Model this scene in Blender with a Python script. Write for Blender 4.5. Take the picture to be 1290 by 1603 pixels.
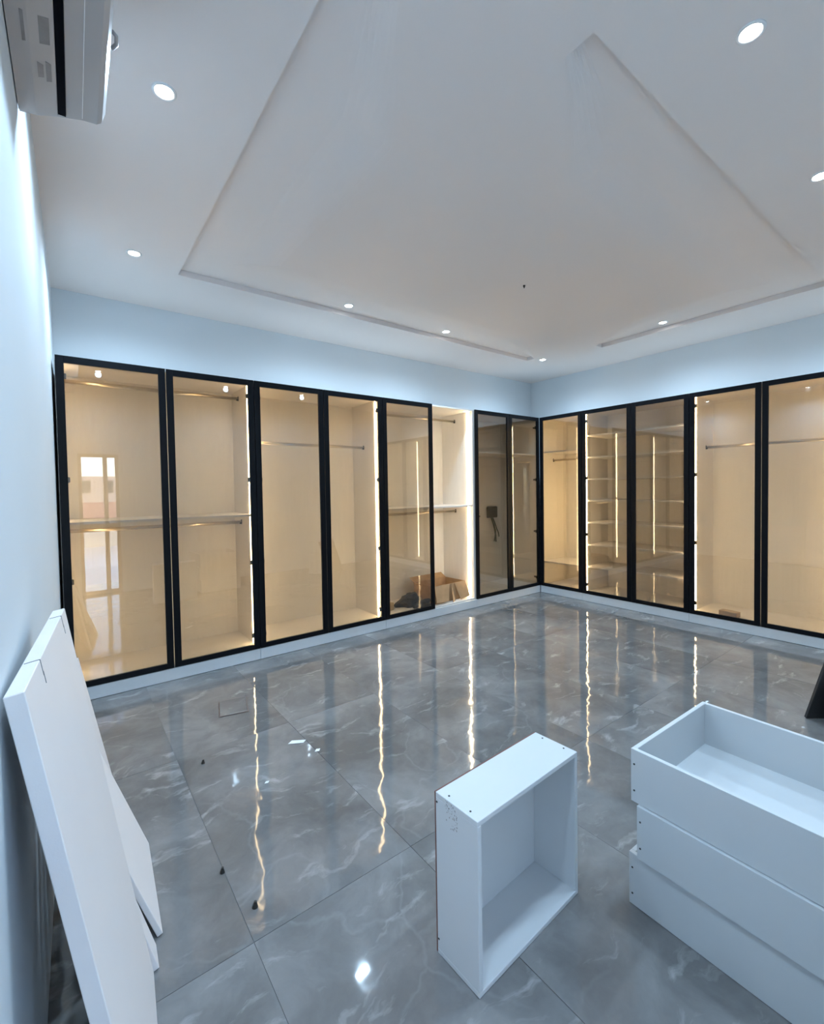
import bpy, bmesh, math, random
from mathutils import Vector, Matrix

for o in list(bpy.data.objects):
    bpy.data.objects.remove(o, do_unlink=True)
S = bpy.context.scene
COL = S.collection
rnd = random.Random(7)

# ------------------------------------------------------------------ camera
F_PX, CX, CY = 711.3, 644.4, 786.4
YAW, PITCH, ROLL = math.radians(37.30), math.radians(-1.65), math.radians(-0.95)
CAM = Vector((-5.408, -4.065, 1.512))
fw = Vector((math.sin(YAW)*math.cos(PITCH), math.cos(YAW)*math.cos(PITCH), math.sin(PITCH)))
rt = Vector((math.cos(YAW), -math.sin(YAW), 0))
up = rt.cross(fw)
rt2 = math.cos(ROLL)*rt + math.sin(ROLL)*up
up2 = -math.sin(ROLL)*rt + math.cos(ROLL)*up
cd = bpy.data.cameras.new('camera')
cd.sensor_fit = 'VERTICAL'; cd.sensor_height = 36.0
cd.lens = F_PX*36.0/1603.0
cd.shift_x = (645.0-CX)/1603.0
cd.shift_y = -(801.5-CY)/1603.0
cd.clip_start = 0.02
cam = bpy.data.objects.new('camera', cd); COL.objects.link(cam)
m = Matrix((rt2, up2, -fw)).transposed().to_4x4(); m.translation = CAM
cam.matrix_world = m
S.camera = cam

# ------------------------------------------------------------------ world, exposure
w = bpy.data.worlds.new('sky'); S.world = w; w.use_nodes = True
nt = w.node_tree; nt.nodes.clear()
sky = nt.nodes.new('ShaderNodeTexSky'); sky.sky_type = 'NISHITA'; sky.sun_disc = False
sky.sun_elevation = math.radians(48); sky.sun_rotation = math.radians(200); sky.air_density = 1.0; sky.dust_density = 0.4; sky.ozone_density = 3.0
bg = nt.nodes.new('ShaderNodeBackground'); bg.inputs['Strength'].default_value = 0.75
wo = nt.nodes.new('ShaderNodeOutputWorld')
nt.links.new(sky.outputs[0], bg.inputs[0]); nt.links.new(bg.outputs[0], wo.inputs[0])
sd = bpy.data.lights.new('sun', 'SUN'); sd.energy = 9.0; sd.angle = math.radians(.6); sd.color = (1.0, .95, .88)
sun = bpy.data.objects.new('sun', sd); COL.objects.link(sun); sun.location = (0, 20, 30); sun.rotation_euler = (math.radians(-42), math.radians(12), 0)
V = S.view_settings
V.view_transform = 'Standard'; V.look = 'None'; V.gamma = 1.0; V.use_curve_mapping = False
V.exposure = 0.64
DOWNLIGHT_W = 54.0
DOWNLIGHT_COL = (0.54, 0.775, 1.0)
LED_STRENGTH = 23.0
LED_COL = (1.0, 0.815, 0.51)

# ------------------------------------------------------------------ materials
def mat(name):
    M = bpy.data.materials.new(name); M.use_nodes = True
    n = M.node_tree; return M, n, n.nodes['Principled BSDF']
def simple(name, col, rough=0.5, metal=0.0, spec=0.5, var=0.0, scale=8.0, bump=0.0, bscale=200.0):
    M, n, b = mat(name)
    b.inputs['Roughness'].default_value = rough; b.inputs['Metallic'].default_value = metal
    b.inputs['Specular IOR Level'].default_value = spec
    tc = n.nodes.new('ShaderNodeTexCoord')
    nz = n.nodes.new('ShaderNodeTexNoise'); nz.inputs['Scale'].default_value = scale; nz.inputs['Detail'].default_value = 4
    n.links.new(tc.outputs['Object'], nz.inputs['Vector'])
    r = n.nodes.new('ShaderNodeValToRGB')
    r.color_ramp.elements[0].position = 0.3; r.color_ramp.elements[1].position = 0.7
    r.color_ramp.elements[0].color = (*[c*(1-var) for c in col], 1); r.color_ramp.elements[1].color = (*[min(1, c*(1+var)) for c in col], 1)
    n.links.new(nz.outputs['Fac'], r.inputs['Fac']); n.links.new(r.outputs['Color'], b.inputs['Base Color'])
    if bump > 0:
        n2 = n.nodes.new('ShaderNodeTexNoise'); n2.inputs['Scale'].default_value = bscale
        n.links.new(tc.outputs['Object'], n2.inputs['Vector'])
        bp = n.nodes.new('ShaderNodeBump'); bp.inputs['Strength'].default_value = bump; bp.inputs['Distance'].default_value = 0.002
        n.links.new(n2.outputs['Fac'], bp.inputs['Height']); n.links.new(bp.outputs['Normal'], b.inputs['Normal'])
    return M
def emit(name, col, s):
    M, n, b = mat(name)
    b.inputs['Base Color'].default_value = (*col, 1)
    b.inputs['Emission Color'].default_value = (*col, 1); b.inputs['Emission Strength'].default_value = s
    return M

m_wall = simple('wall_paint', (0.645, 0.69, 0.725), 0.75, var=0.015, scale=1.2, bump=0.15, bscale=90)
m_ceil = simple('ceiling_paint', (0.78, 0.715, 0.685), 0.8, var=0.01, scale=1.0, bump=0.1, bscale=120)
m_grout = simple('grout', (0.15, 0.15, 0.15), 0.8, var=0.1)
m_white = simple('white_melamine', (0.565, 0.58, 0.595), 0.42, var=0.02, scale=3, bump=0.05, bscale=300)
m_panel = simple('board_melamine', (0.78, 0.72, 0.70), 0.5, var=0.02, scale=2, bump=0.08, bscale=300)
m_darkboard = simple('charcoal_board', (0.03, 0.03, 0.032), 0.5, var=0.1)
m_plinth = simple('plinth_laminate', (0.58, 0.60, 0.62), 0.3, var=0.02)
m_black = simple('black_aluminium', (0.004, 0.0045, 0.006), 0.34, metal=0.0, spec=0.12, var=0.1)
m_rail = simple('champagne_metal', (0.62, 0.54, 0.43), 0.28, metal=0.9, var=0.04)
m_dark = simple('dark_plastic', (0.02, 0.018, 0.016), 0.5, var=0.1)
m_hinge = simple('bronze_hinge', (0.07, 0.055, 0.035), 0.4, metal=0.6, var=0.1)
m_card = simple('cardboard', (0.40, 0.24, 0.12), 0.85, var=0.10, scale=14)
m_bag = simple('black_cloth', (0.022, 0.02, 0.018), 0.75, var=0.3, scale=20)
m_tan = simple('tan_block', (0.50, 0.36, 0.19), 0.8, var=0.08)
m_beige = simple('beige_carton', (0.46, 0.34, 0.24), 0.8, var=0.08)
m_hdf = simple('brown_hardboard', (0.16, 0.07, 0.055), 0.7, var=0.2, scale=30)
m_acw = simple('ac_white_plastic', (0.42, 0.40, 0.395), 0.35, var=0.01)
m_acg = simple('ac_sticker_grey', (0.24, 0.23, 0.23), 0.5, var=0.1, scale=30)
m_acb = simple('ac_slot_black', (0.003, 0.003, 0.005), 0.8, spec=0.05, var=0.05)
m_trim = simple('white_trim_metal', (0.8, 0.8, 0.8), 0.35, var=0.01)
m_cable = simple('green_cable', (0.035, 0.05, 0.015), 0.5, var=0.2)
m_jbox = simple('olive_plastic', (0.035, 0.03, 0.012), 0.55, var=0.15)
m_paper = simple('white_scrap', (0.8, 0.8, 0.8), 0.7, var=0.03)
m_alu = simple('grey_aluminium', (0.42, 0.40, 0.39), 0.4, metal=0.3, var=0.02)
m_cover = simple('cover_plate', (0.215, 0.21, 0.215), 0.12, var=0.12, scale=10)
m_covrim = simple('cover_rim', (0.10, 0.065, 0.06), 0.4, var=0.05)
m_cream = simple('house_cream', (0.78, 0.70, 0.60), 0.9, var=0.04, scale=.5)
m_pink = simple('house_pink', (0.70, 0.58, 0.54), 0.9, var=0.05, scale=.5)
m_roof = simple('roof_tile', (0.55, 0.26, 0.20), 0.9, var=0.12, scale=2)
m_hwin = simple('house_window', (0.10, 0.12, 0.14), 0.2, var=0.1)
m_balc = simple('balcony_tile', (0.62, 0.66, 0.72), 0.25, var=0.05, scale=2)
m_ground = simple('ground', (0.35, 0.31, 0.26), 0.95, var=0.1, scale=.1)
m_led = emit('led_warm', LED_COL, LED_STRENGTH)
m_leddim = emit('led_warm_dimmed', LED_COL, LED_STRENGTH*.4)
m_ledbright = emit('led_warm_bright', (1.0, 0.79, 0.44), LED_STRENGTH*2.0)
m_lens = emit('downlight_lens', (0.92, 0.97, 1.0), 30.0)

# pale woodgrain laminate of the carcasses
m_carc, n, b = mat('cream_laminate')
tc = n.nodes.new('ShaderNodeTexCoord'); mp = n.nodes.new('ShaderNodeMapping'); mp.inputs['Scale'].default_value = (22, 22, 1.3)
nz = n.nodes.new('ShaderNodeTexNoise'); nz.inputs['Scale'].default_value = 2.2; nz.inputs['Detail'].default_value = 6
r = n.nodes.new('ShaderNodeValToRGB')
r.color_ramp.elements[0].position = .35; r.color_ramp.elements[1].position = .68
r.color_ramp.elements[0].color = (0.715, 0.665, 0.61, 1); r.color_ramp.elements[1].color = (0.745, 0.695, 0.64, 1)
n.links.new(tc.outputs['Object'], mp.inputs[0]); n.links.new(mp.outputs[0], nz.inputs['Vector'])
n.links.new(nz.outputs['Fac'], r.inputs[0]); n.links.new(r.outputs[0], b.inputs['Base Color'])
b.inputs['Roughness'].default_value = .5

# tinted glass: clear tinted transmission under a Fresnel reflection
m_glass = bpy.data.materials.new('tinted_glass'); m_glass.use_nodes = True
n = m_glass.node_tree; n.nodes.clear()
tr = n.nodes.new('ShaderNodeBsdfTransparent'); tr.inputs[0].default_value = (0.76, 0.725, 0.675, 1)
gl = n.nodes.new('ShaderNodeBsdfGlossy'); gl.inputs['Roughness'].default_value = 0.0; gl.inputs[0].default_value = (1, 1, 1, 1)
fr = n.nodes.new('ShaderNodeFresnel'); fr.inputs[0].default_value = 1.95
go = n.nodes.new('ShaderNodeNewGeometry'); iv = n.nodes.new('ShaderNodeMath'); iv.operation = 'SUBTRACT'; iv.inputs[0].default_value = 1.0; n.links.new(go.outputs['Backfacing'], iv.inputs[1])
fm = n.nodes.new('ShaderNodeMath'); fm.operation = 'MULTIPLY'; n.links.new(fr.outputs[0], fm.inputs[0]); n.links.new(iv.outputs[0], fm.inputs[1])
mx = n.nodes.new('ShaderNodeMixShader'); out = n.nodes.new('ShaderNodeOutputMaterial')
n.links.new(fm.outputs[0], mx.inputs[0]); n.links.new(tr.outputs[0], mx.inputs[1]); n.links.new(gl.outputs[0], mx.inputs[2]); n.links.new(mx.outputs[0], out.inputs[0])
m_clear = bpy.data.materials.new('clear_glass'); m_clear.use_nodes = True
n = m_clear.node_tree; n.nodes.clear()
tr = n.nodes.new('ShaderNodeBsdfTransparent'); tr.inputs[0].default_value = (0.95, 0.97, 0.97, 1)
gl = n.nodes.new('ShaderNodeBsdfGlossy'); gl.inputs['Roughness'].default_value = 0.0
fr = n.nodes.new('ShaderNodeFresnel'); fr.inputs[0].default_value = 1.45
go = n.nodes.new('ShaderNodeNewGeometry'); iv = n.nodes.new('ShaderNodeMath'); iv.operation = 'SUBTRACT'; iv.inputs[0].default_value = 1.0; n.links.new(go.outputs['Backfacing'], iv.inputs[1])
fm = n.nodes.new('ShaderNodeMath'); fm.operation = 'MULTIPLY'; n.links.new(fr.outputs[0], fm.inputs[0]); n.links.new(iv.outputs[0], fm.inputs[1])
mx = n.nodes.new('ShaderNodeMixShader'); out = n.nodes.new('ShaderNodeOutputMaterial')
n.links.new(fm.outputs[0], mx.inputs[0]); n.links.new(tr.outputs[0], mx.inputs[1]); n.links.new(gl.outputs[0], mx.inputs[2]); n.links.new(mx.outputs[0], out.inputs[0])

# polished grey marble tile
m_tile, n, b = mat('polished_marble_tile')
L = n.links
tc = n.nodes.new('ShaderNodeTexCoord'); oi = n.nodes.new('ShaderNodeObjectInfo')
geo = n.nodes.new('ShaderNodeNewGeometry')
mul = n.nodes.new('ShaderNodeVectorMath'); mul.operation = 'SCALE'; mul.inputs['Scale'].default_value = 37.0
cmb = n.nodes.new('ShaderNodeCombineXYZ')
for i in range(3): L.new(oi.outputs['Random'], cmb.inputs[i])
L.new(cmb.outputs[0], mul.inputs[0])
add = n.nodes.new('ShaderNodeVectorMath'); add.operation = 'ADD'
L.new(tc.outputs['Object'], add.inputs[0]); L.new(mul.outputs[0], add.inputs[1])
dist = n.nodes.new('ShaderNodeTexNoise'); dist.inputs['Scale'].default_value = 2.6; dist.inputs['Detail'].default_value = 5
L.new(add.outputs[0], dist.inputs['Vector'])
sc2 = n.nodes.new('ShaderNodeVectorMath'); sc2.operation = 'SCALE'; sc2.inputs['Scale'].default_value = 0.35
L.new(dist.outputs['Color'], sc2.inputs[0])
warp = n.nodes.new('ShaderNodeVectorMath'); warp.operation = 'ADD'
L.new(add.outputs[0], warp.inputs[0]); L.new(sc2.outputs[0], warp.inputs[1])
big = n.nodes.new('ShaderNodeTexNoise'); big.inputs['Scale'].default_value = 1.9; big.inputs['Detail'].default_value = 7; big.inputs['Roughness'].default_value = .62
L.new(warp.outputs[0], big.inputs['Vector'])
rb = n.nodes.new('ShaderNodeValToRGB'); e = rb.color_ramp.elements
e[0].position = .36; e[0].color = (0.130, 0.126, 0.124, 1); e[1].position = .68; e[1].color = (0.245, 0.24, 0.236, 1)
x = e.new(.5); x.color = (0.175, 0.170, 0.168, 1)
L.new(big.outputs['Fac'], rb.inputs[0])
# bright brush-like wisps
mpw = n.nodes.new('ShaderNodeMapping'); mpw.inputs['Rotation'].default_value = (0, 0, 0.7); mpw.inputs['Scale'].default_value = (2.2, 7.5, 1)
L.new(warp.outputs[0], mpw.inputs[0])
ws = n.nodes.new('ShaderNodeTexNoise'); ws.inputs['Scale'].default_value = 1.6; ws.inputs['Detail'].default_value = 6; ws.inputs['Roughness'].default_value = .6
L.new(mpw.outputs[0], ws.inputs['Vector'])
rw = n.nodes.new('ShaderNodeValToRGB'); rw.color_ramp.elements[0].position = .58; rw.color_ramp.elements[1].position = .82
L.new(ws.outputs['Fac'], rw.inputs[0])
mw = n.nodes.new('ShaderNodeMix'); mw.data_type = 'RGBA'
L.new(rw.outputs[0], mw.inputs[0]); L.new(rb.outputs[0], mw.inputs[6]); mw.inputs[7].default_value = (0.43, 0.425, 0.42, 1)
# thin crack veins, light and dark
vo = n.nodes.new('ShaderNodeTexVoronoi'); vo.feature = 'DISTANCE_TO_EDGE'; vo.inputs['Scale'].default_value = 1.7
L.new(warp.outputs[0], vo.inputs['Vector'])
rv = n.nodes.new('ShaderNodeValToRGB'); rv.color_ramp.elements[0].position = 0.0; rv.color_ramp.elements[0].color = (1, 1, 1, 1)
rv.color_ramp.elements[1].position = .016; rv.color_ramp.elements[1].color = (0, 0, 0, 1)
L.new(vo.outputs['Distance'], rv.inputs[0])
mk = n.nodes.new('ShaderNodeTexNoise'); mk.inputs['Scale'].default_value = 2.2
L.new(add.outputs[0], mk.inputs['Vector'])
rm = n.nodes.new('ShaderNodeValToRGB'); rm.color_ramp.elements[0].position = .45; rm.color_ramp.elements[1].position = .62
L.new(mk.outputs['Fac'], rm.inputs[0])
mm = n.nodes.new('ShaderNodeMath'); mm.operation = 'MULTIPLY'; L.new(rv.outputs[0], mm.inputs[0]); L.new(rm.outputs[0], mm.inputs[1])
mm2 = n.nodes.new('ShaderNodeMath'); mm2.operation = 'MULTIPLY'; L.new(mm.outputs[0], mm2.inputs[0]); mm2.inputs[1].default_value = .08
mv = n.nodes.new('ShaderNodeMix'); mv.data_type = 'RGBA'
L.new(mm2.outputs[0], mv.inputs[0]); L.new(mw.outputs[2], mv.inputs[6]); mv.inputs[7].default_value = (0.52, 0.53, 0.54, 1)
L.new(mv.outputs[2], b.inputs['Base Color'])
b.inputs['Roughness'].default_value = 0.045; b.inputs['Specular IOR Level'].default_value = 0.7
wv = n.nodes.new('ShaderNodeTexNoise'); wv.inputs['Scale'].default_value = 5.0; wv.inputs['Detail'].default_value = 2.0
L.new(add.outputs[0], wv.inputs['Vector'])
bp = n.nodes.new('ShaderNodeBump'); bp.inputs['Strength'].default_value = 0.6; bp.inputs['Distance'].default_value = 0.004
L.new(wv.outputs['Fac'], bp.inputs['Height']); L.new(bp.outputs['Normal'], b.inputs['Normal'])

# ------------------------------------------------------------------ helpers
def box(bm, a, c, mi=0, bev=0.0):
    x0, y0, z0 = a; x1, y1, z1 = c
    x0, x1 = min(x0, x1), max(x0, x1); y0, y1 = min(y0, y1), max(y0, y1); z0, z1 = min(z0, z1), max(z0, z1)
    v = [bm.verts.new(p) for p in ((x0,y0,z0),(x1,y0,z0),(x1,y1,z0),(x0,y1,z0),(x0,y0,z1),(x1,y0,z1),(x1,y1,z1),(x0,y1,z1))]
    fs = []
    for f in ((3,2,1,0),(4,5,6,7),(0,1,5,4),(1,2,6,5),(2,3,7,6),(3,0,4,7)):
        q = bm.faces.new([v[i] for i in f]); q.material_index = mi; fs.append(q)
    if bev > 0:
        es = list({e for q in fs for e in q.edges})
        bmesh.ops.bevel(bm, geom=es, offset=bev, segments=1, affect='EDGES')
    return v
def cyl(bm, p, q, r, seg=10, r2=None, sx=1.0):
    p = Vector(p); q = Vector(q); d = (q-p).normalized()
    a = d.orthogonal().normalized()
    if abs(d.z) < .5:
        a = Vector((0, 0, 1)).cross(d).normalized()
    bb = d.cross(a)
    r2 = r if r2 is None else r2
    A = []; B = []
    for i in range(seg):
        t = 2*math.pi*i/seg; k = a*math.cos(t)*sx + bb*math.sin(t)
        A.append(bm.verts.new(p+k*r)); B.append(bm.verts.new(q+k*r2))
    for i in range(seg):
        j = (i+1) % seg; bm.faces.new((A[i], A[j], B[j], B[i]))
    bm.faces.new(A[::-1]); bm.faces.new(B)
def tube(bm, pts, r, seg=8):
    pts = [Vector(p) for p in pts]; rings = []
    for i, p in enumerate(pts):
        d = (pts[min(i+1, len(pts)-1)]-pts[max(i-1, 0)]).normalized()
        a = d.orthogonal().normalized(); bb = d.cross(a)
        rings.append([bm.verts.new(p+(a*math.cos(2*math.pi*k/seg)+bb*math.sin(2*math.pi*k/seg))*r) for k in range(seg)])
    for A, B in zip(rings, rings[1:]):
        for k in range(seg):
            bm.faces.new((A[k], A[(k+1) % seg], B[(k+1) % seg], B[k]))
    bm.faces.new(rings[0][::-1]); bm.faces.new(rings[-1])
def obj(name, bm, mats, parent=None, smooth=False):
    bmesh.ops.recalc_face_normals(bm, faces=bm.faces[:])
    me = bpy.data.meshes.new(name); bm.to_mesh(me); bm.free()
    for k in (mats if isinstance(mats, (list, tuple)) else [mats]): me.materials.append(k)
    if smooth:
        for f in me.polygons: f.use_smooth = True
    o = bpy.data.objects.new(name, me); COL.objects.link(o)
    if parent: o.parent = parent
    return o
def nb(): return bmesh.new()
def boxobj(name, a, c, mt, parent=None, bev=0.0):
    bm = nb(); box(bm, a, c, 0, bev); return obj(name, bm, mt, parent)
def thing(name, label, cat, loc=(0,0,0), rz=0.0, group=None):
    o = bpy.data.objects.new(name, None); COL.objects.link(o)
    o.empty_display_size = .1
    o.location = loc; o.rotation_euler = (0, 0, rz)
    return tag(o, label, cat, group)
def tag(o, label, cat, group=None):
    o['label'] = label; o['category'] = cat
    if group: o['group'] = group
    return o
def struct(o, label=None):
    o['kind'] = 'structure'
    if label: o['label'] = label
    return o
def copy_tree(o, parent=None):
    c = o.copy(); COL.objects.link(c)
    if parent: c.parent = parent
    for ch in list(o.children): copy_tree(ch, c)
    return c

# ------------------------------------------------------------------ the room
BACK = 0.64; RIGHT = 0.64; NEAR = -4.20; CEIL = 3.19
def wallx(y): return -5.45-0.0145*(0.64-y)
LW0, LW1 = wallx(NEAR-.2), wallx(BACK+.1)

# floor slab (grout bed) and tiles
fl = struct(boxobj('floor', (-5.75, NEAR-.2, -0.12), (RIGHT+.1, BACK+.1, -0.003), m_grout), 'polished grey marble tile floor')
TW, TL = 0.66, 1.32
tm = nb(); box(tm, (-TW/2+.0008, -TL/2+.0008, -0.0028), (TW/2-.0008, TL/2-.0008, 0.0), 0)
tile0 = None
jx = -4.29; jy = -2.55
for ix in range(-2, 8):
    for iy in range(-2, 3):
        cx = jx + ix*TW + TW/2; cy = jy + iy*TL + TL/2
        if cx-TW/2 > 0.05 or cy-TL/2 > 0.05 or cx+TW/2 < -5.52 or cy+TL/2 < NEAR: continue
        if tile0 is None:
            t = tile0 = obj('tile', tm, m_tile, fl)
        else:
            t = tile0.copy(); COL.objects.link(t)
        t.location = (cx, cy, rnd.uniform(-.0006, 0))
        t.rotation_euler = (rnd.uniform(-.0007, .0007), rnd.uniform(-.0014, .0014), 0)

struct(boxobj('wall_back', (-5.75, BACK, -.1), (RIGHT+.1, BACK+.1, CEIL+.1), m_wall), 'pale wall above the long row of wardrobes')
struct(boxobj('wall_right', (RIGHT, NEAR-.2, -.1), (RIGHT+.1, BACK, CEIL+.1), m_wall), 'pale wall above the shorter row of wardrobes')
bm = nb()
pl = [(LW0, NEAR-.2), (LW1, BACK+.1), (LW1-.2, BACK+.1), (LW0-.2, NEAR-.2)]
lo = [bm.verts.new((x, y, -.1)) for x, y in pl]; hi = [bm.verts.new((x, y, CEIL+.1)) for x, y in pl]
bm.faces.new(lo); bm.faces.new(hi[::-1])
for i in range(4):
    j = (i+1) % 4; bm.faces.new((lo[i], lo[j], hi[j], hi[i]))
struct(obj('wall_left', bm, m_wall), 'pale wall carrying the air conditioner')
# near wall with the balcony door opening
DX0, DX1, DH = -5.25, -4.74, 2.12
bm = nb()
box(bm, (-5.75, NEAR-.2, -.1), (DX0, NEAR, CEIL+.1)); box(bm, (DX1, NEAR-.2, -.1), (RIGHT, NEAR, CEIL+.1)); box(bm, (DX0, NEAR-.2, DH), (DX1, NEAR, CEIL+.1))
struct(obj('wall_near', bm, m_wall), 'pale wall with the balcony door')
d1 = nb(); fw_ = .045
y0, y1 = NEAR-.13, NEAR-.07
box(d1, (DX0, y0, 0), (DX0+fw_, y1, DH)); box(d1, (DX1-fw_, y0, 0), (DX1, y1, DH)); box(d1, (DX0+fw_, y0, DH-fw_), (DX1-fw_, y1, DH)); box(d1, (DX0+fw_, y0, 0), (DX1-fw_, y1, .05))
box(d1, (-4.94, y0, .05), (-4.885, y1, DH-fw_)); box(d1, (DX0+fw_, y0, .95), (-4.94, y1, 1.07)); box(d1, (-4.885, y0, .95), (DX1-fw_, y1, 1.07))
dr = struct(obj('door_1', d1, m_alu), 'grey aluminium glazed balcony door')
for (a, c) in ((DX0+fw_, -4.94), (-4.885, DX1-fw_)):
    for (z0, z1) in ((.05, .95), (1.07, DH-fw_)):
        boxobj('pane', (a, NEAR-.103, z0), (c, NEAR-.097, z1), m_clear, dr)

# ceiling with two L-shaped shadow slots
SWD = 0.62; DEP = 0.044
SA = dict(x0=-4.665, x1=-4.665+SWD, ya=-2.95, y0=-0.175-SWD, y1=-0.175, xb=-0.48)     # left leg + far leg
SB = dict(x0=-0.185-SWD, x1=-0.185, ya=-1.06, y0=-3.115, y1=-3.115+SWD, xb=-3.80)     # right leg + near leg
def ramp(x, y):
    d = 9.0
    if SA['x0'] < x < SA['x1'] and SA['ya'] < y < SA['y1']: d = min(x-SA['x0'], SA['y1']-y)
    if SA['y0'] < y < SA['y1'] and SA['x0'] < x < SA['xb']: d = min(d, x-SA['x0'], SA['y1']-y)
    if SB['x0'] < x < SB['x1'] and SB['y0'] < y < SB['ya']: d = min(d, SB['x1']-x, y-SB['y0'])
    if SB['y0'] < y < SB['y1'] and SB['xb'] < x < SB['x1']: d = min(d, SB['x1']-x, y-SB['y0'])
    return prof_h(d/SWD)
def prof_h(t): return DEP if t < .45 else (DEP*.5*(1+math.cos(math.pi*(t-.45)/.55)) if t < 1 else 0.0)
xs = sorted({-5.75, SA['x0'], SA['x1'], SA['xb'], SB['x0'], SB['x1'], SB['xb'], RIGHT+.1})
ys = sorted({NEAR-.2, SA['ya'], SA['y0'], SA['y1'], SB['ya'], SB['y0'], SB['y1'], BACK+.1})
def inslot(x, y):
    a = (SA['x0'] < x < SA['x1'] and SA['ya'] < y < SA['y1']); a2 = (SA['y0'] < y < SA['y1'] and SA['x0'] < x < SA['xb'])
    c = (SB['x0'] < x < SB['x1'] and SB['y0'] < y < SB['ya']); c2 = (SB['y0'] < y < SB['y1'] and SB['xb'] < x < SB['x1'])
    return a or a2 or c or c2
bm = nb()
def quad(*p): bm.faces.new([bm.verts.new(q) for q in p])
for i in range(len(xs)-1):
    for j in range(len(ys)-1):
        xa, xb, ya, yb = xs[i], xs[i+1], ys[j], ys[j+1]
        if not inslot((xa+xb)/2, (ya+yb)/2):
            quad((xa, ya, CEIL), (xa, yb, CEIL), (xb, yb, CEIL), (xb, ya, CEIL))
zt = CEIL+DEP
TS = [0, .45, .52, .59, .66, .73, .80, .87, .94, 1.0]
def slot(cx, cy, sx, sy, yend, xend):
    # outer corner (cx, cy); sx, sy point inward; legs run to y = yend and x = xend, narrowing towards their ends
    LEN = [abs(yend-cy), abs(xend-cx)]
    for leg in (0, 1):
        Lg = LEN[leg]
        P = (lambda a, st, h: (cx+sx*a, cy+sy*st, h)) if leg == 0 else (lambda a, st, h: (cx+sx*st, cy+sy*a, h))
        quad(P(0, 0, CEIL), P(0, 0, zt), P(0, Lg, zt), P(0, Lg, CEIL))
        stn = [(None, 1.0), (Lg-.75, 1.0), (Lg-.5, .75), (Lg-.25, .45), (Lg, .2)]
        for (s0, f0), (s1, f1) in zip(stn, stn[1:]):
            for t0, t1 in zip(TS, TS[1:]):
                a, c = t0*SWD, t1*SWD; h0, h1 = CEIL+prof_h(t0), CEIL+prof_h(t1)
                quad(P(a*f0, a if s0 is None else s0, h0), P(c*f0, c if s0 is None else s0, h1), P(c*f1, s1, h1), P(a*f1, s1, h0))
            if f1 < 1:
                if f0 < 1: quad(P(SWD*f0, s0, CEIL), P(SWD, s0, CEIL), P(SWD, s1, CEIL), P(SWD*f1, s1, CEIL))
                else: quad(P(SWD, s0, CEIL), P(SWD, s1, CEIL), P(SWD*f1, s1, CEIL))
        for t0, t1 in zip(TS, TS[1:]):
            a, c = t0*SWD*.2, t1*SWD*.2; h0, h1 = CEIL+prof_h(t0), CEIL+prof_h(t1)
            quad(P(a, Lg, CEIL), P(a, Lg, h0), P(c, Lg, h1), P(c, Lg, CEIL-.00001))
slot(SA['x0'], SA['y1'], 1, -1, SA['ya'], SA['xb'])
slot(SB['x1'], SB['y0'], -1, 1, SB['ya'], SB['xb'])
box(bm, (-5.75, NEAR-.2, CEIL+.07), (RIGHT+.1, BACK+.1, CEIL+.15))
ce = obj('ceiling', bm, m_ceil); struct(ce, 'white ceiling with slim L-shaped recessed lines')

# ------------------------------------------------------------------ wardrobes
T = 0.018; ZB = 0.10; ZT = 2.50; DEPTH = 0.62; FR = 0.050
def rail(parent, x0, x1, z, d=0.37, ends=(True, True)):
    bm = nb(); cyl(bm, (x0, d, z), (x1, d, z), 0.015, 12, sx=0.55)
    o = obj('hanging_rail', bm, m_rail, parent, True)
    for k, xx in enumerate((x0, x1)):
        if ends[k]:
            b2 = nb(); s = 1 if k == 0 else -1
            box(b2, (xx, d-.012, z-.020), (xx+s*.006, d+.012, z+.024), 0, .002)
            box(b2, (xx+s*.006, d-.010, z-.018), (xx+s*.020, d+.010, z-.002), 0, .002)
            obj('rail_bracket', b2, m_dark, o)
def door(parent, x0, x1, hinge, rot=0.0):
    g = 0.003
    a, c = x0+g, x1-g
    bm = nb(); e = .0015
    # mitred-look frame: two stiles, two rails, with a raised inner lip
    box(bm, (a, 0, ZB+.002), (a+FR, .022, ZT), 0, e); box(bm, (c-FR, 0, ZB+.002), (c, .022, ZT), 0, e)
    box(bm, (a+FR-.001, 0, ZB+.002), (c-FR+.001, .022, ZB+.045), 0, e); box(bm, (a+FR-.001, 0, ZT-FR), (c-FR+.001, .022, ZT), 0, e)
    hx = a if hinge == 'L' else c
    for v in bm.verts: v.co.x -= hx
    d = obj('door', bm, m_black, parent); d.location = (hx, 0, 0); d.rotation_euler = (0, 0, rot)
    boxobj('glass_pane', (a+FR-.004-hx, .009, ZB+.042), (c-FR+.004-hx, .014, ZT-FR+.004), m_glass, d)
    s = 1 if hinge == 'L' else -1
    for z in (.22, .88, 1.62, 2.36):
        b2 = nb(); h0 = hx - hx
        box(b2, (s*.012, .0225, z-.020), (s*.062, .036, z+.020), 0, .004)
        box(b2, (s*.022, .036, z-.012), (s*.040, .082, z+.012), 0, .003)
        obj('hinge', b2, m_hinge, d)
    return d
def led(parent, side, x0, x1, zs, d=.108, lm=None):
    lm = lm or m_led
    # slim strip in a channel on the side panel, some way behind the door
    for (z0, z1) in zs:
        if side == 'R': boxobj('led_strip', (x1-T-.012, d, z0), (x1-T-.0005, d+.014, z1), lm, parent)
        else: boxobj('led_strip', (x0+T+.0005, d, z0), (x0+T+.012, d+.014, z1), lm, parent)
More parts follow.
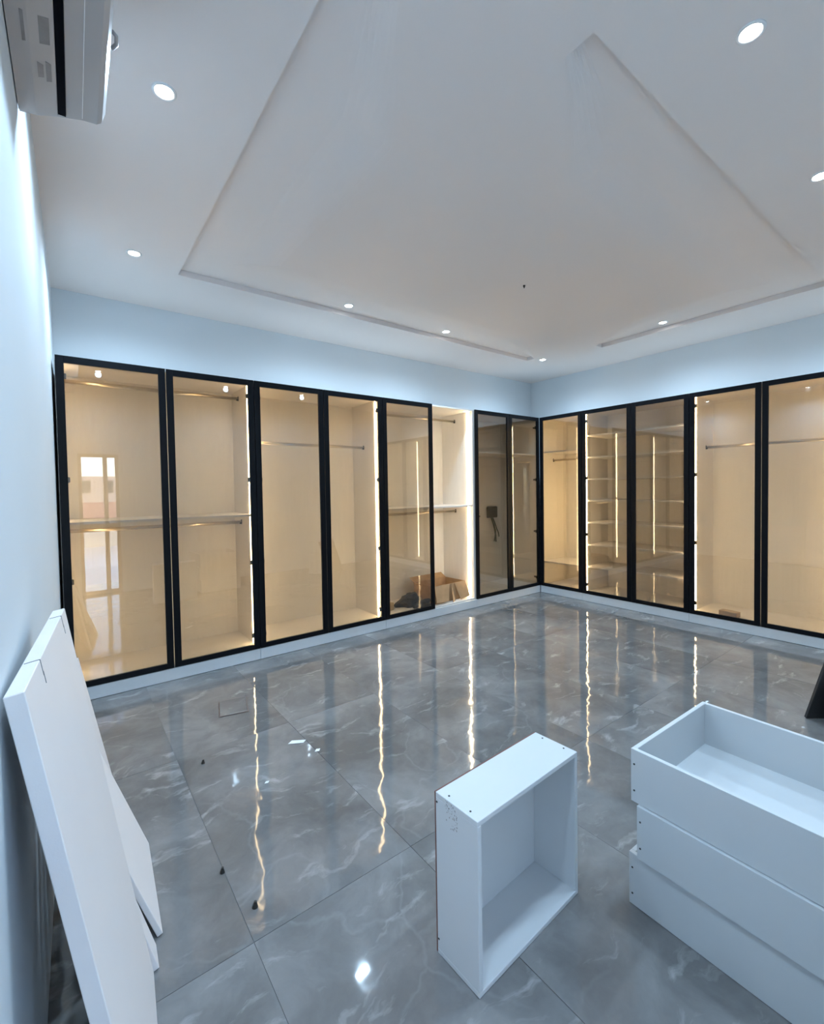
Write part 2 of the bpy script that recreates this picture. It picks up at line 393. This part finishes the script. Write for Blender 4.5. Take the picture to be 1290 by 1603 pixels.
def unit(label, loc, rz, wd, doors, shelves=(), rails=(), leds=(), ledz=((.13, 2.47),), ledd=.108, ledm=None, group='glass-door wardrobe units'):
    u = thing('wardrobe', label, 'wardrobe', loc, rz, group)
    y0 = .034
    boxobj('side_panel', (0, y0, ZB), (T, DEPTH, ZT), m_carc, u)
    boxobj('side_panel', (wd-T, y0, ZB), (wd, DEPTH, ZT), m_carc, u)
    boxobj('top_panel', (T, y0, ZT-T), (wd-T, DEPTH, ZT), m_carc, u)
    boxobj('base_panel', (T, y0, ZB), (wd-T, DEPTH, ZB+T), m_carc, u)
    boxobj('back_panel', (T, DEPTH-.006, ZB+T), (wd-T, DEPTH, ZT-T), m_carc, u)
    boxobj('plinth', (.0015, .006, 0.003), (wd-.0015, .030, ZB-.002), m_plinth, u)
    for (z, d0) in shelves:
        boxobj('shelf', (T+.0005, d0, z-T), (wd-T-.0005, DEPTH-.007, z), m_carc, u)
    for (z, d) in rails:
        rail(u, T, wd-T, z, d)
    for sd in leds:
        if isinstance(sd, tuple): led(u, sd[0], 0, wd, ledz, sd[1], ledm)
        else: led(u, sd, 0, wd, ledz, ledd, ledm)
    for dd in doors: door(u, *dd)
    return u
H = math.pi/2
XL = [-5.441, -4.745, -4.048, -3.372, -2.681, -1.984, -1.287, -0.636, 0.0]
YR = [0.0, 0.663, 1.318, 1.957, 2.604, 3.251, 3.90]
def lu(i, j, label, dset, **k):
    x0 = XL[i]
    doors = [(XL[a]-x0, XL[a+1]-x0, h, 0.0) for a, h in dset]
    return unit(label, (x0, 0, 0), 0, XL[j]-x0, doors, **k)
def ru(i, j, label, dset, **k):
    y0 = YR[i]
    doors = [(YR[a]-y0, YR[a+1]-y0, h, 0.0) for a, h in dset]
    return unit(label, (0, -y0, 0), -H, YR[j]-y0, doors, **k)
lu(0, 2, 'lit wardrobe nearest the left wall, two black-framed doors, middle shelf and two rails', [(0, 'L'), (1, 'R')],
   shelves=((1.31, .06),), rails=((2.40, .40), (1.225, .40)), leds=(('L', .26), 'R'), ledz=((.13, 1.288), (1.313, 2.47)))
lu(2, 4, 'lit wardrobe in the long row with one high rail and no shelf', [(2, 'L'), (3, 'R')],
   rails=((1.99, .37),), leds=(('L', .26), 'R'))
lu(4, 6, 'lit wardrobe missing its right door, with a cardboard box on its base', [(4, 'L')],
   shelves=((1.30, .05),), rails=((2.39, .36), (1.215, .36)), leds=(('L', .30), 'R'), ledz=((.13, 1.278), (1.303, 2.47)))
lu(6, 8, 'unlit wardrobe in the inside corner with hanging cables on its back', [(6, 'L'), (7, 'R')],
   shelves=((1.985, .06),), leds=(('L', .215),), ledz=((.13, 1.963), (1.988, 2.47)), ledm=m_leddim)
ru(0, 1, 'narrow single-door lit wardrobe at the inside corner of the short row', [(0, 'R')],
   shelves=((2.015, .06), (.45, .06)), rails=((1.90, .30),), leds=(('R', .185),), ledz=((.13, .428), (.453, 1.993), (2.018, 2.47)), ledm=m_ledbright)
ru(1, 3, 'wardrobe with seven shelves behind two black-framed glass doors', [(1, 'L'), (2, 'R')],
   shelves=tuple((z, .085) for z in (2.185, 1.90, 1.615, 1.33, 1.04, .745, .455)), ledd=.066, leds=('L', 'R'))
ru(3, 5, 'lit wardrobe in the short row with one rail and a small carton on its base', [(3, 'L'), (4, 'R')],
   rails=((1.93, .41),), leds=('L', ('R', .32)))
ru(5, 6, 'single-door wardrobe at the outer end of the short row', [(5, 'R')],
   rails=((1.93, .41),), leds=('L',))

# ------------------------------------------------------------------ downlights
def downlight(x, y, label):
    t = thing('downlight', label, 'downlight', (x, y, CEIL+ramp(x, y)), 0, 'recessed ceiling downlights')
    bm = nb(); seg = 28; prof = [(.047, 0), (.047, -.004), (.043, -.006), (.037, -.006), (.034, -.002), (.034, 0)]
    rings = [[bm.verts.new((r_*math.cos(2*math.pi*k/seg), r_*math.sin(2*math.pi*k/seg), z)) for k in range(seg)] for r_, z in prof]
    for A, B in zip(rings, rings[1:]):
        for k in range(seg): bm.faces.new((A[k], A[(k+1) % seg], B[(k+1) % seg], B[k]))
    obj('trim_ring', bm, m_trim, t, True)
    bm = nb(); cyl(bm, (0, 0, -.0022), (0, 0, -.0005), .0345, 24); obj('lens', bm, m_lens, t)
    ld = bpy.data.lights.new('downlight_beam', 'SPOT'); ld.energy = DOWNLIGHT_W; ld.color = DOWNLIGHT_COL
    ld.spot_size = math.radians(164); ld.spot_blend = 0.9; ld.shadow_soft_size = .035
    lo_ = bpy.data.objects.new('downlight_beam', ld); COL.objects.link(lo_); lo_.parent = t; lo_.location = (0, 0, -.050)
for (x, y, lab) in (
    (-4.975, -0.352, 'glowing ceiling downlight above the wardrobe nearest the left wall'),
    (-3.252, -0.318, 'glowing ceiling downlight beside the far ceiling line, second along the long wardrobe row'),
    (-2.035, -0.310, 'glowing ceiling downlight above the wardrobe with the missing door'),
    (-0.356, -0.330, 'glowing ceiling downlight nearest the inside corner of the wardrobes'),
    (-5.028, -1.908, 'brightest ceiling downlight, beside the air conditioner'),
    (-0.322, -1.828, 'glowing ceiling downlight above the wardrobe with many shelves'),
    (-3.330, -3.464, 'large bright ceiling downlight above the stacked drawers'),
    (-2.067, -3.423, 'ceiling downlight at the right edge of the photo'),
    (-5.000, -3.440, 'ceiling downlight above the balcony door'),
    (-0.350, -3.420, 'ceiling downlight above the outer end of the short wardrobe row')):
    downlight(x, y, lab)
bm = nb(); cyl(bm, (-2.32, -1.605, CEIL-.008), (-2.32, -1.605, CEIL), .010, 10); box(bm, (-2.323, -1.608, CEIL-.022), (-2.317, -1.602, CEIL-.008))
tag(obj('ceiling_hook', bm, m_dark), 'tiny black hook point in the middle of the ceiling', 'hook')

# ------------------------------------------------------------------ air conditioner
ac = thing('air_conditioner', 'white split air conditioner mounted high on the left wall', 'air conditioner', (-5.489, -2.133, 2.735), -math.atan(.0135))
prof = [(0.001, .005), (.045, .012), (.100, .032), (.1005, .055), (.122, .055), (.1225, .040), (.170, .052), (.208, .056), (.222, .066), (.232, .095), (.238, .16), (.236, .235), (.222, .272), (.19, .285), (.001, .287)]
LN = .92
def extrude(bm, prof, ya, yb):
    A = [bm.verts.new((x, ya, z)) for x, z in prof]; B = [bm.verts.new((x, yb, z)) for x, z in prof]
    k = len(prof)
    for i in range(k): bm.faces.new((A[i], A[(i+1) % k], B[(i+1) % k], B[i]))
    bm.faces.new(A[::-1]); bm.faces.new(B)
bm = nb(); extrude(bm, prof, -LN, -.012); obj('body', bm, m_acw, ac)
inset = [(.12+(x-.12)*.985, .145+(z-.145)*.985) for x, z in prof if not (.100 <= x <= .123 and z > .033 and z < .056)]
bm = nb(); extrude(bm, [(max(x, .001), z) for x, z in inset], -.012, 0); obj('end_cap', bm, m_acw, ac)
bm = nb(); box(bm, (.1010, -LN+.05, .0335), (.1217, -.014, .0545)); obj('air_slot', bm, m_acb, ac)
bm = nb(); box(bm, (.1655, -LN+.02, .0490), (.1675, -.013, .0535)); obj('flap_seam', bm, m_trim, ac)
def sticker(x0, x1, ya, yb):
    z = lambda x: .012+(x-.045)/(.055)*.020 if x > .045 else .005+(x/.045)*.007
    bm = nb()
    A = [bm.verts.new(p) for p in ((x0, ya, z(x0)-.0012), (x1, ya+.012, z(x1)-.0012), (x1, yb, z(x1)-.0012), (x0, yb, z(x0)-.0012))]
    B = [bm.verts.new(v.co+Vector((0, 0, .0008))) for v in A]
    bm.faces.new(A); bm.faces.new(B[::-1])
    for i in range(4): bm.faces.new((A[i], A[(i+1) % 4], B[(i+1) % 4], B[i]))
    obj('sticker', bm, m_acg, ac)
sticker(.058, .072, -.235, -.175); sticker(.077, .090, -.240, -.160); sticker(.030, .090, -.40, -.30)
bm = nb(); tube(bm, [(.237, -.30, .15), (.249, -.29, .15), (.251, -.265, .145), (.240, -.25, .14)], .006, 6); obj('clip', bm, m_acw, ac, True)

# ------------------------------------------------------------------ loose boards leaning on the left wall
def board(label, far, rdeg, width, length, lean, t, z0=0.0):
    r_, a_ = math.radians(rdeg), math.radians(lean)
    n_ = Vector((math.cos(r_), -math.sin(r_), 0)); w_ = Vector((-math.sin(r_), -math.cos(r_), 0)); zz = Vector((0, 0, 1))
    u_ = math.cos(a_)*zz - math.sin(a_)*n_
    d_ = -(math.cos(a_)*n_ + math.sin(a_)*zz)
    M = Matrix((w_, d_, u_)).transposed().to_4x4(); M.translation = Vector((far[0], far[1], z0+t*math.sin(a_)+.0005))
    bm = nb(); box(bm, (0, 0, 0), (width, t, length), 0, .0015)
    o = obj('loose_board', bm, m_panel); o.matrix_world = M
    tag(o, label, 'board', 'loose white boards leaning on the left wall')
    return o
bd = board('largest white board leaning on the left wall, nearest the camera', (-5.232, -2.455), 4.6, .65, 1.20, 9.0, .028)
for (a_, c_) in ((.10, .13), (.48, .51)):
    bm = nb(); box(bm, (a_, -.0012, 1.168), (a_+.0009, .001, 1.201)); box(bm, (a_, .0, 1.1995), (a_+.0012, .024, 1.2012)); box(bm, (a_-.004, -.0012, 1.150), (a_-.003, .001, 1.175))
    obj('pencil_mark', bm, m_acg, bd)
board('short white board leaning by the end of the first wardrobe, farthest of the loose boards', (-5.247, -1.30), 8.0, .52, .715, 10.9, .018)
board('white board leaning out furthest onto the marble floor', (-5.167, -1.84), 2.4, .49, .86, 19.4, .018)
board('narrow white board wedged between the largest board and the board leaning out furthest', (-5.212, -2.36), 2.4, .09, .83, 16.0, .018)

# ------------------------------------------------------------------ loose drawers
def drawer(label, loc, rz, lx, ly, h, standing=False, t=.016):
    d = thing('drawer', label, 'drawer', loc, rz, 'loose white drawer boxes')
    if standing:   # lies on its side: opening faces local -y, base is the far face
        boxobj('side_panel', (0, 0, h-t), (lx, ly-.006, h), m_white, d, .0012)
        boxobj('side_panel', (0, 0, 0), (lx, ly-.006, t), m_white, d, .0012)
        boxobj('end_panel', (0, 0, t), (t, ly-.006, h-t), m_white, d, .0012)
        boxobj('end_panel', (lx-t, 0, t), (lx, ly-.006, h-t), m_white, d, .0012)
        bm = nb(); box(bm, (.001, ly-.006, .001), (lx-.001, ly, h-.001))
        for f in bm.faces: f.material_index = 0 if abs(f.normal.y) > .5 else 1
        bm.normal_update()
        for f in bm.faces: f.material_index = 0 if abs(f.normal.y) > .5 else 1
        obj('base_panel', bm, [m_white, m_hdf], d)
        holes = [((x_, y_, h), (0, 0, 1)) for x_ in (.018, lx-.018) for y_ in (.045, ly-.05)] + [((0, ly-.012, h-.03), (-1, 0, 0)), ((0, ly-.012, .05), (-1, 0, 0))]
        bm = nb()
        for k in range(60):
            yy = ly-.05-.055*rnd.random(); zz = h-.004-.085*rnd.random()*(1-abs(yy-(ly-.08))*8)
            s_ = .0008+.0018*rnd.random(); box(bm, (-.0006, yy, zz), (.0004, yy+s_, zz-s_*2))
        obj('scuff', bm, m_acg, d)
    else:
        boxobj('side_panel', (0, 0, 0), (t, ly, h), m_white, d, .0012)
        boxobj('side_panel', (lx-t, 0, 0), (lx, ly, h), m_white, d, .0012)
        boxobj('end_panel', (t, 0, 0), (lx-t, t, h), m_white, d, .0012)
        boxobj('end_panel', (t, ly-t, 0), (lx-t, ly, h), m_white, d, .0012)
        boxobj('base_panel', (t, t, .010), (lx-t, ly-t, .016), m_white, d)
        holes = [((0, ly-.012, h*.22), (-1, 0, 0)), ((0, ly-.012, h*.72), (-1, 0, 0)), ((0, .012, h*.22), (-1, 0, 0)), ((0, .012, h*.72), (-1, 0, 0))]
    for p, nn in holes:
        bm = nb(); p = Vector(p); nn = Vector(nn); cyl(bm, p-nn*.001, p+nn*.0012, .0034, 10); obj('screw', bm, m_dark, d)
    return d
drawer('white drawer box standing on its side with the open face toward the camera', (-4.479, -3.138, 0.001), math.radians(2.4), .543, .187, .534, True)
LY = .66
def stk(label, corner, rz, z):
    r_ = math.radians(rz)
    # corner = far-left top corner; local origin is the near-left bottom corner
    off = Matrix.Rotation(r_, 3, 'Z') @ Vector((0, LY, 0))
    return drawer(label, (corner[0]-off.x, corner[1]-off.y, z), r_, .585, LY, .190)
stk('bottom drawer of the stack of three white drawer boxes', (-3.823, -3.250), -1.9, .001)
stk('middle drawer of the stack of three white drawer boxes', (-3.837, -3.285), -1.6, .1925)
stk('top drawer of the stack of three, open to the ceiling', (-3.826, -3.259), -1.6, .384)

# ------------------------------------------------------------------ board propped on a carcass at the right edge of the photo
b_ = Vector((-1.674, -3.30, 0)); e_ = Vector((.78, -.63, 0)).normalized(); n_ = Vector((-.63, -.78, 0)).normalized(); a_ = math.radians(19)
u_ = Vector((0, 0, math.cos(a_)))+n_*math.sin(a_); d_ = e_.cross(u_)
if d_.dot(n_) > 0: d_ = -d_
M = Matrix((e_, d_, u_)).transposed().to_4x4(); M.translation = b_+Vector((0, 0, .0005+.018*abs(d_.z) if d_.z < 0 else .0005))
bm = nb(); box(bm, (0, 0, 0), (.60, .018, .62), 0, .0015)
o = obj('loose_board', bm, m_darkboard); o.matrix_world = M
tag(o, 'dark charcoal board propped at a slant at the right edge of the photo', 'board')
q_ = b_ + e_*.30 + n_*.125
drawer('drawer box hidden behind the slanted dark board, just beyond the right edge of the photo', (q_.x, q_.y, .001), math.atan2(e_.y, e_.x)+math.pi, .26, .30, .36, False)

# ------------------------------------------------------------------ things in the wardrobes
cb = thing('cardboard_box', 'open brown cardboard box on the base of the wardrobe with the missing door', 'box', (-1.93, .10, ZB+T+.001), math.radians(3))
bw, bdp, bh, ct = .56, .36, .215, .005
bm = nb()
box(bm, (0, 0, 0), (bw, ct, bh)); box(bm, (0, bdp-ct, 0), (bw, bdp, bh)); box(bm, (0, ct, 0), (ct, bdp-ct, bh)); box(bm, (bw-ct, ct, 0), (bw, bdp-ct, bh)); box(bm, (ct, ct, 0), (bw-ct, bdp-ct, ct))
obj('body', bm, m_card, cb)
def flap(pts):
    bm = nb(); A = [bm.verts.new(p) for p in pts]; nrm = (Vector(pts[1])-Vector(pts[0])).cross(Vector(pts[2])-Vector(pts[0])).normalized()*.004
    B = [bm.verts.new(v.co+nrm) for v in A]; k = len(A)
    bm.faces.new(A); bm.faces.new(B[::-1])
    for i in range(k): bm.faces.new((A[i], A[(i+1) % k], B[(i+1) % k], B[i]))
    obj('flap', bm, m_card, cb)
flap([(.02, -.002, bh), (.27, -.002, bh), (.20, -.062, .02), (.0, -.062, .03)])
flap([(.30, -.002, bh), (.35, -.03, .0), (.27, -.072, .0)])
flap([(.36, -.002, bh), (bw-.01, -.002, bh), (bw+.03, -.055, .03), (.41, -.065, .01)])
flap([(0, bdp, bh), (bw, bdp, bh), (bw, bdp+.09, bh+.05), (0, bdp+.09, bh+.05)])

def lump(name, mt, c, sz, seed, label, cat, z0):
    r2 = random.Random(seed); bm = nb()
    bmesh.ops.create_icosphere(bm, subdivisions=3, radius=1)
    ph = [(Vector((r2.uniform(-1, 1), r2.uniform(-1, 1), r2.uniform(-1, 1))).normalized(), r2.uniform(2, 7), r2.uniform(0, 6)) for _ in range(9)]
    for v in bm.verts:
        k = 1+.24*sum(math.sin(v.co.dot(d)*f+p) for d, f, p in ph)/2
        p = v.co*k; v.co = Vector((p.x*sz[0], p.y*sz[1], max(p.z, -.55)*sz[2]))
    mz = min(v.co.z for v in bm.verts)
    for v in bm.verts: v.co.z -= mz
    o = obj(name, bm, mt); o.location = (c[0], c[1], z0); tag(o, label, cat); return o
lump('cloth_bag', m_bag, (-2.15, .30), (.150, .11, .095), 4, 'crumpled black cloth bag beside the cardboard box', 'bag', ZB+T+.001)
lump('cloth_rag', m_bag, (-2.10, .105), (.11, .04, .05), 9, 'small dark rag on the wardrobe base in front of the black bag', 'rag', ZB+T+.001)
bm = nb(); box(bm, (-.09, -.05, 0), (.085, .05, .085), 0, .006)
o = obj('tan_carton', bm, m_tan); o.location = (-2.51, .26, ZB+T+.001); o.rotation_euler = (0, 0, .12)
tag(o, 'small tan carton behind the fifth glass door, left of the black bag', 'carton')
bm = nb(); box(bm, (-.03, -.02, 0), (.03, .02, .045), 0, .004)
o = obj('brown_scrap', bm, m_card); o.location = (-2.52, .27, ZB+T+.087)
tag(o, 'small brown scrap lying on the tan carton', 'scrap')
bm = nb(); box(bm, (-.045, -.085, 0), (.045, .085, .055), 0, .005); box(bm, (-.0455, -.01, .0), (.0455, .01, .0555))
o = obj('beige_carton', bm, m_beige); o.location = (.13, -2.30, ZB+T+.001); o.rotation_euler = (0, 0, -.12)
tag(o, 'flat beige carton on the base of the wardrobe in the short row', 'carton')

jb = thing('junction_box', 'dark wall junction box with green cables hanging inside the corner wardrobe', 'junction box', (-.36, DEPTH-.008, 1.15))
bm = nb(); box(bm, (-.105, -.045, -.08), (.105, -.001, .085), 0, .012); obj('case', bm, m_jbox, jb)
for k, pts in enumerate(([(-.03, -.03, -.07), (-.01, -.05, -.16), (.02, -.055, -.26), (.045, -.05, -.36), (.05, -.05, -.44)],
                         [(.0, -.03, -.07), (.02, -.055, -.15), (.06, -.06, -.25), (.10, -.055, -.31), (.115, -.05, -.37)],
                         [(-.02, -.03, -.07), (.0, -.06, -.17), (.03, -.065, -.28), (.02, -.06, -.36), (.005, -.055, -.43)])):
    bm = nb(); tube(bm, pts, .011 if k == 0 else .008, 7); obj('cable', bm, m_cable, jb, True)
bm = nb(); cyl(bm, (-.60, DEPTH-.0065, 1.10), (-.60, DEPTH-.012, 1.10), .012, 10)
tag(obj('screw_cap', bm, m_hinge), 'small brown cap on the back of the corner wardrobe left of the junction box', 'cap')

# ------------------------------------------------------------------ small things on the floor
fc = thing('floor_cover', 'flush rectangular access cover set in the marble floor', 'cover', (-4.51, -.77, .0003), math.radians(-13))
bm = nb(); box(bm, (-.094, -.128, 0), (.094, .128, .0022)); obj('rim', bm, m_covrim, fc)
bm = nb(); box(bm, (-.088, -.122, .0022), (.088, .122, .0032)); obj('plate', bm, m_tile, fc)
for (x, y, s_, lab) in ((-4.841, -1.358, .010, 'small black plug on the floor, farthest of the three'), (-4.957, -2.19, .010, 'small black plug on the floor, middle of the three'), (-4.904, -2.422, .011, 'small black plug on the floor, nearest of the three')):
    bm = nb(); cyl(bm, (0, 0, 0), (0, 0, .012), s_, 10, s_*.7); cyl(bm, (0, 0, .012), (.002, 0, .020), s_*.5, 8)
    o = obj('plastic_plug', bm, m_dark); o.location = (x, y, .0008); tag(o, lab, 'plug', 'black plugs on the floor')
for (x, y, a, c, lab) in ((-4.343, -1.489, .050, .016, 'long white paper scrap on the floor'), (-4.285, -1.647, .014, .012, 'small white paper scrap beside the long scrap'), (-4.62, -1.75, .010, .008, 'tiny white chip on the floor left of the paper scraps')):
    bm = nb()
    P = [(-a, -c, 0), (a*.8, -c*.8, .002), (a, c, .0035), (-a*.7, c*1.1, .001)]
    A = [bm.verts.new(p) for p in P]; B = [bm.verts.new((p[0], p[1], p[2]+.0012)) for p in P]
    bm.faces.new(A[::-1]); bm.faces.new(B)
    for i in range(4): bm.faces.new((A[i], A[(i+1) % 4], B[(i+1) % 4], B[i]))
    o = obj('paper_scrap', bm, m_paper); o.location = (x, y, .0008); o.rotation_euler = (0, 0, -.6); tag(o, lab, 'scrap', 'white scraps on the floor')

# ------------------------------------------------------------------ outside the balcony door (seen mirrored in the wardrobe glass)
struct(boxobj('floor_balcony', (-9.5, -12.0, -.15), (-0.5, NEAR-.2, -.02), m_balc), 'pale tiled balcony floor')
struct(boxobj('wall_parapet', (-9.5, -12.15, -.15), (-0.5, -12.0, .45), m_cream), 'low balcony parapet')
struct(boxobj('ground', (-120, -160, -7.1), (120, -12.2, -7.0), m_ground), 'ground below the balcony')
def house(label, loc, sx, sy, h, mt, cols, rows, roof=True):
    hs = thing('house', label, 'building', loc, 0, 'houses beyond the balcony')
    boxobj('walls', (-sx/2, -sy, 0), (sx/2, 0, h), mt, hs)
    if roof:
        bm = nb(); o_ = .4
        A = [bm.verts.new(p) for p in ((-sx/2-o_, .4, h), (sx/2+o_, .4, h), (sx/2+o_, -sy-o_, h), (-sx/2-o_, -sy-o_, h))]
        B = [bm.verts.new(p) for p in ((-sx/2+sy*.35, -sy*.5, h+sy*.09), (sx/2-sy*.35, -sy*.5, h+sy*.09))]
        bm.faces.new(A); bm.faces.new((A[0], A[1], B[1], B[0])); bm.faces.new((A[1], A[2], B[1])); bm.faces.new((A[2], A[3], B[0], B[1])); bm.faces.new((A[3], A[0], B[0]))
        obj('roof', bm, m_roof, hs)
    for i in range(cols):
        for j in range(rows):
            cx = -sx/2+(i+.5)*sx/cols; cz = (j+.55)*h/rows
            boxobj('window', (cx-.45, .001, cz-.7), (cx+.45, .05, cz+.7), m_hwin, hs)
house('cream house with a terracotta roof just beyond the balcony', (-2.5, -27, -7), 16, 9, 7.2, m_cream, 7, 3)
house('pink apartment block behind the cream house', (-9, -60, -7), 22, 12, 10.6, m_pink, 10, 4, False)
house('pale apartment block with a terracotta roof on the far right', (16, -65, -7), 20, 12, 8.6, m_cream, 9, 4)
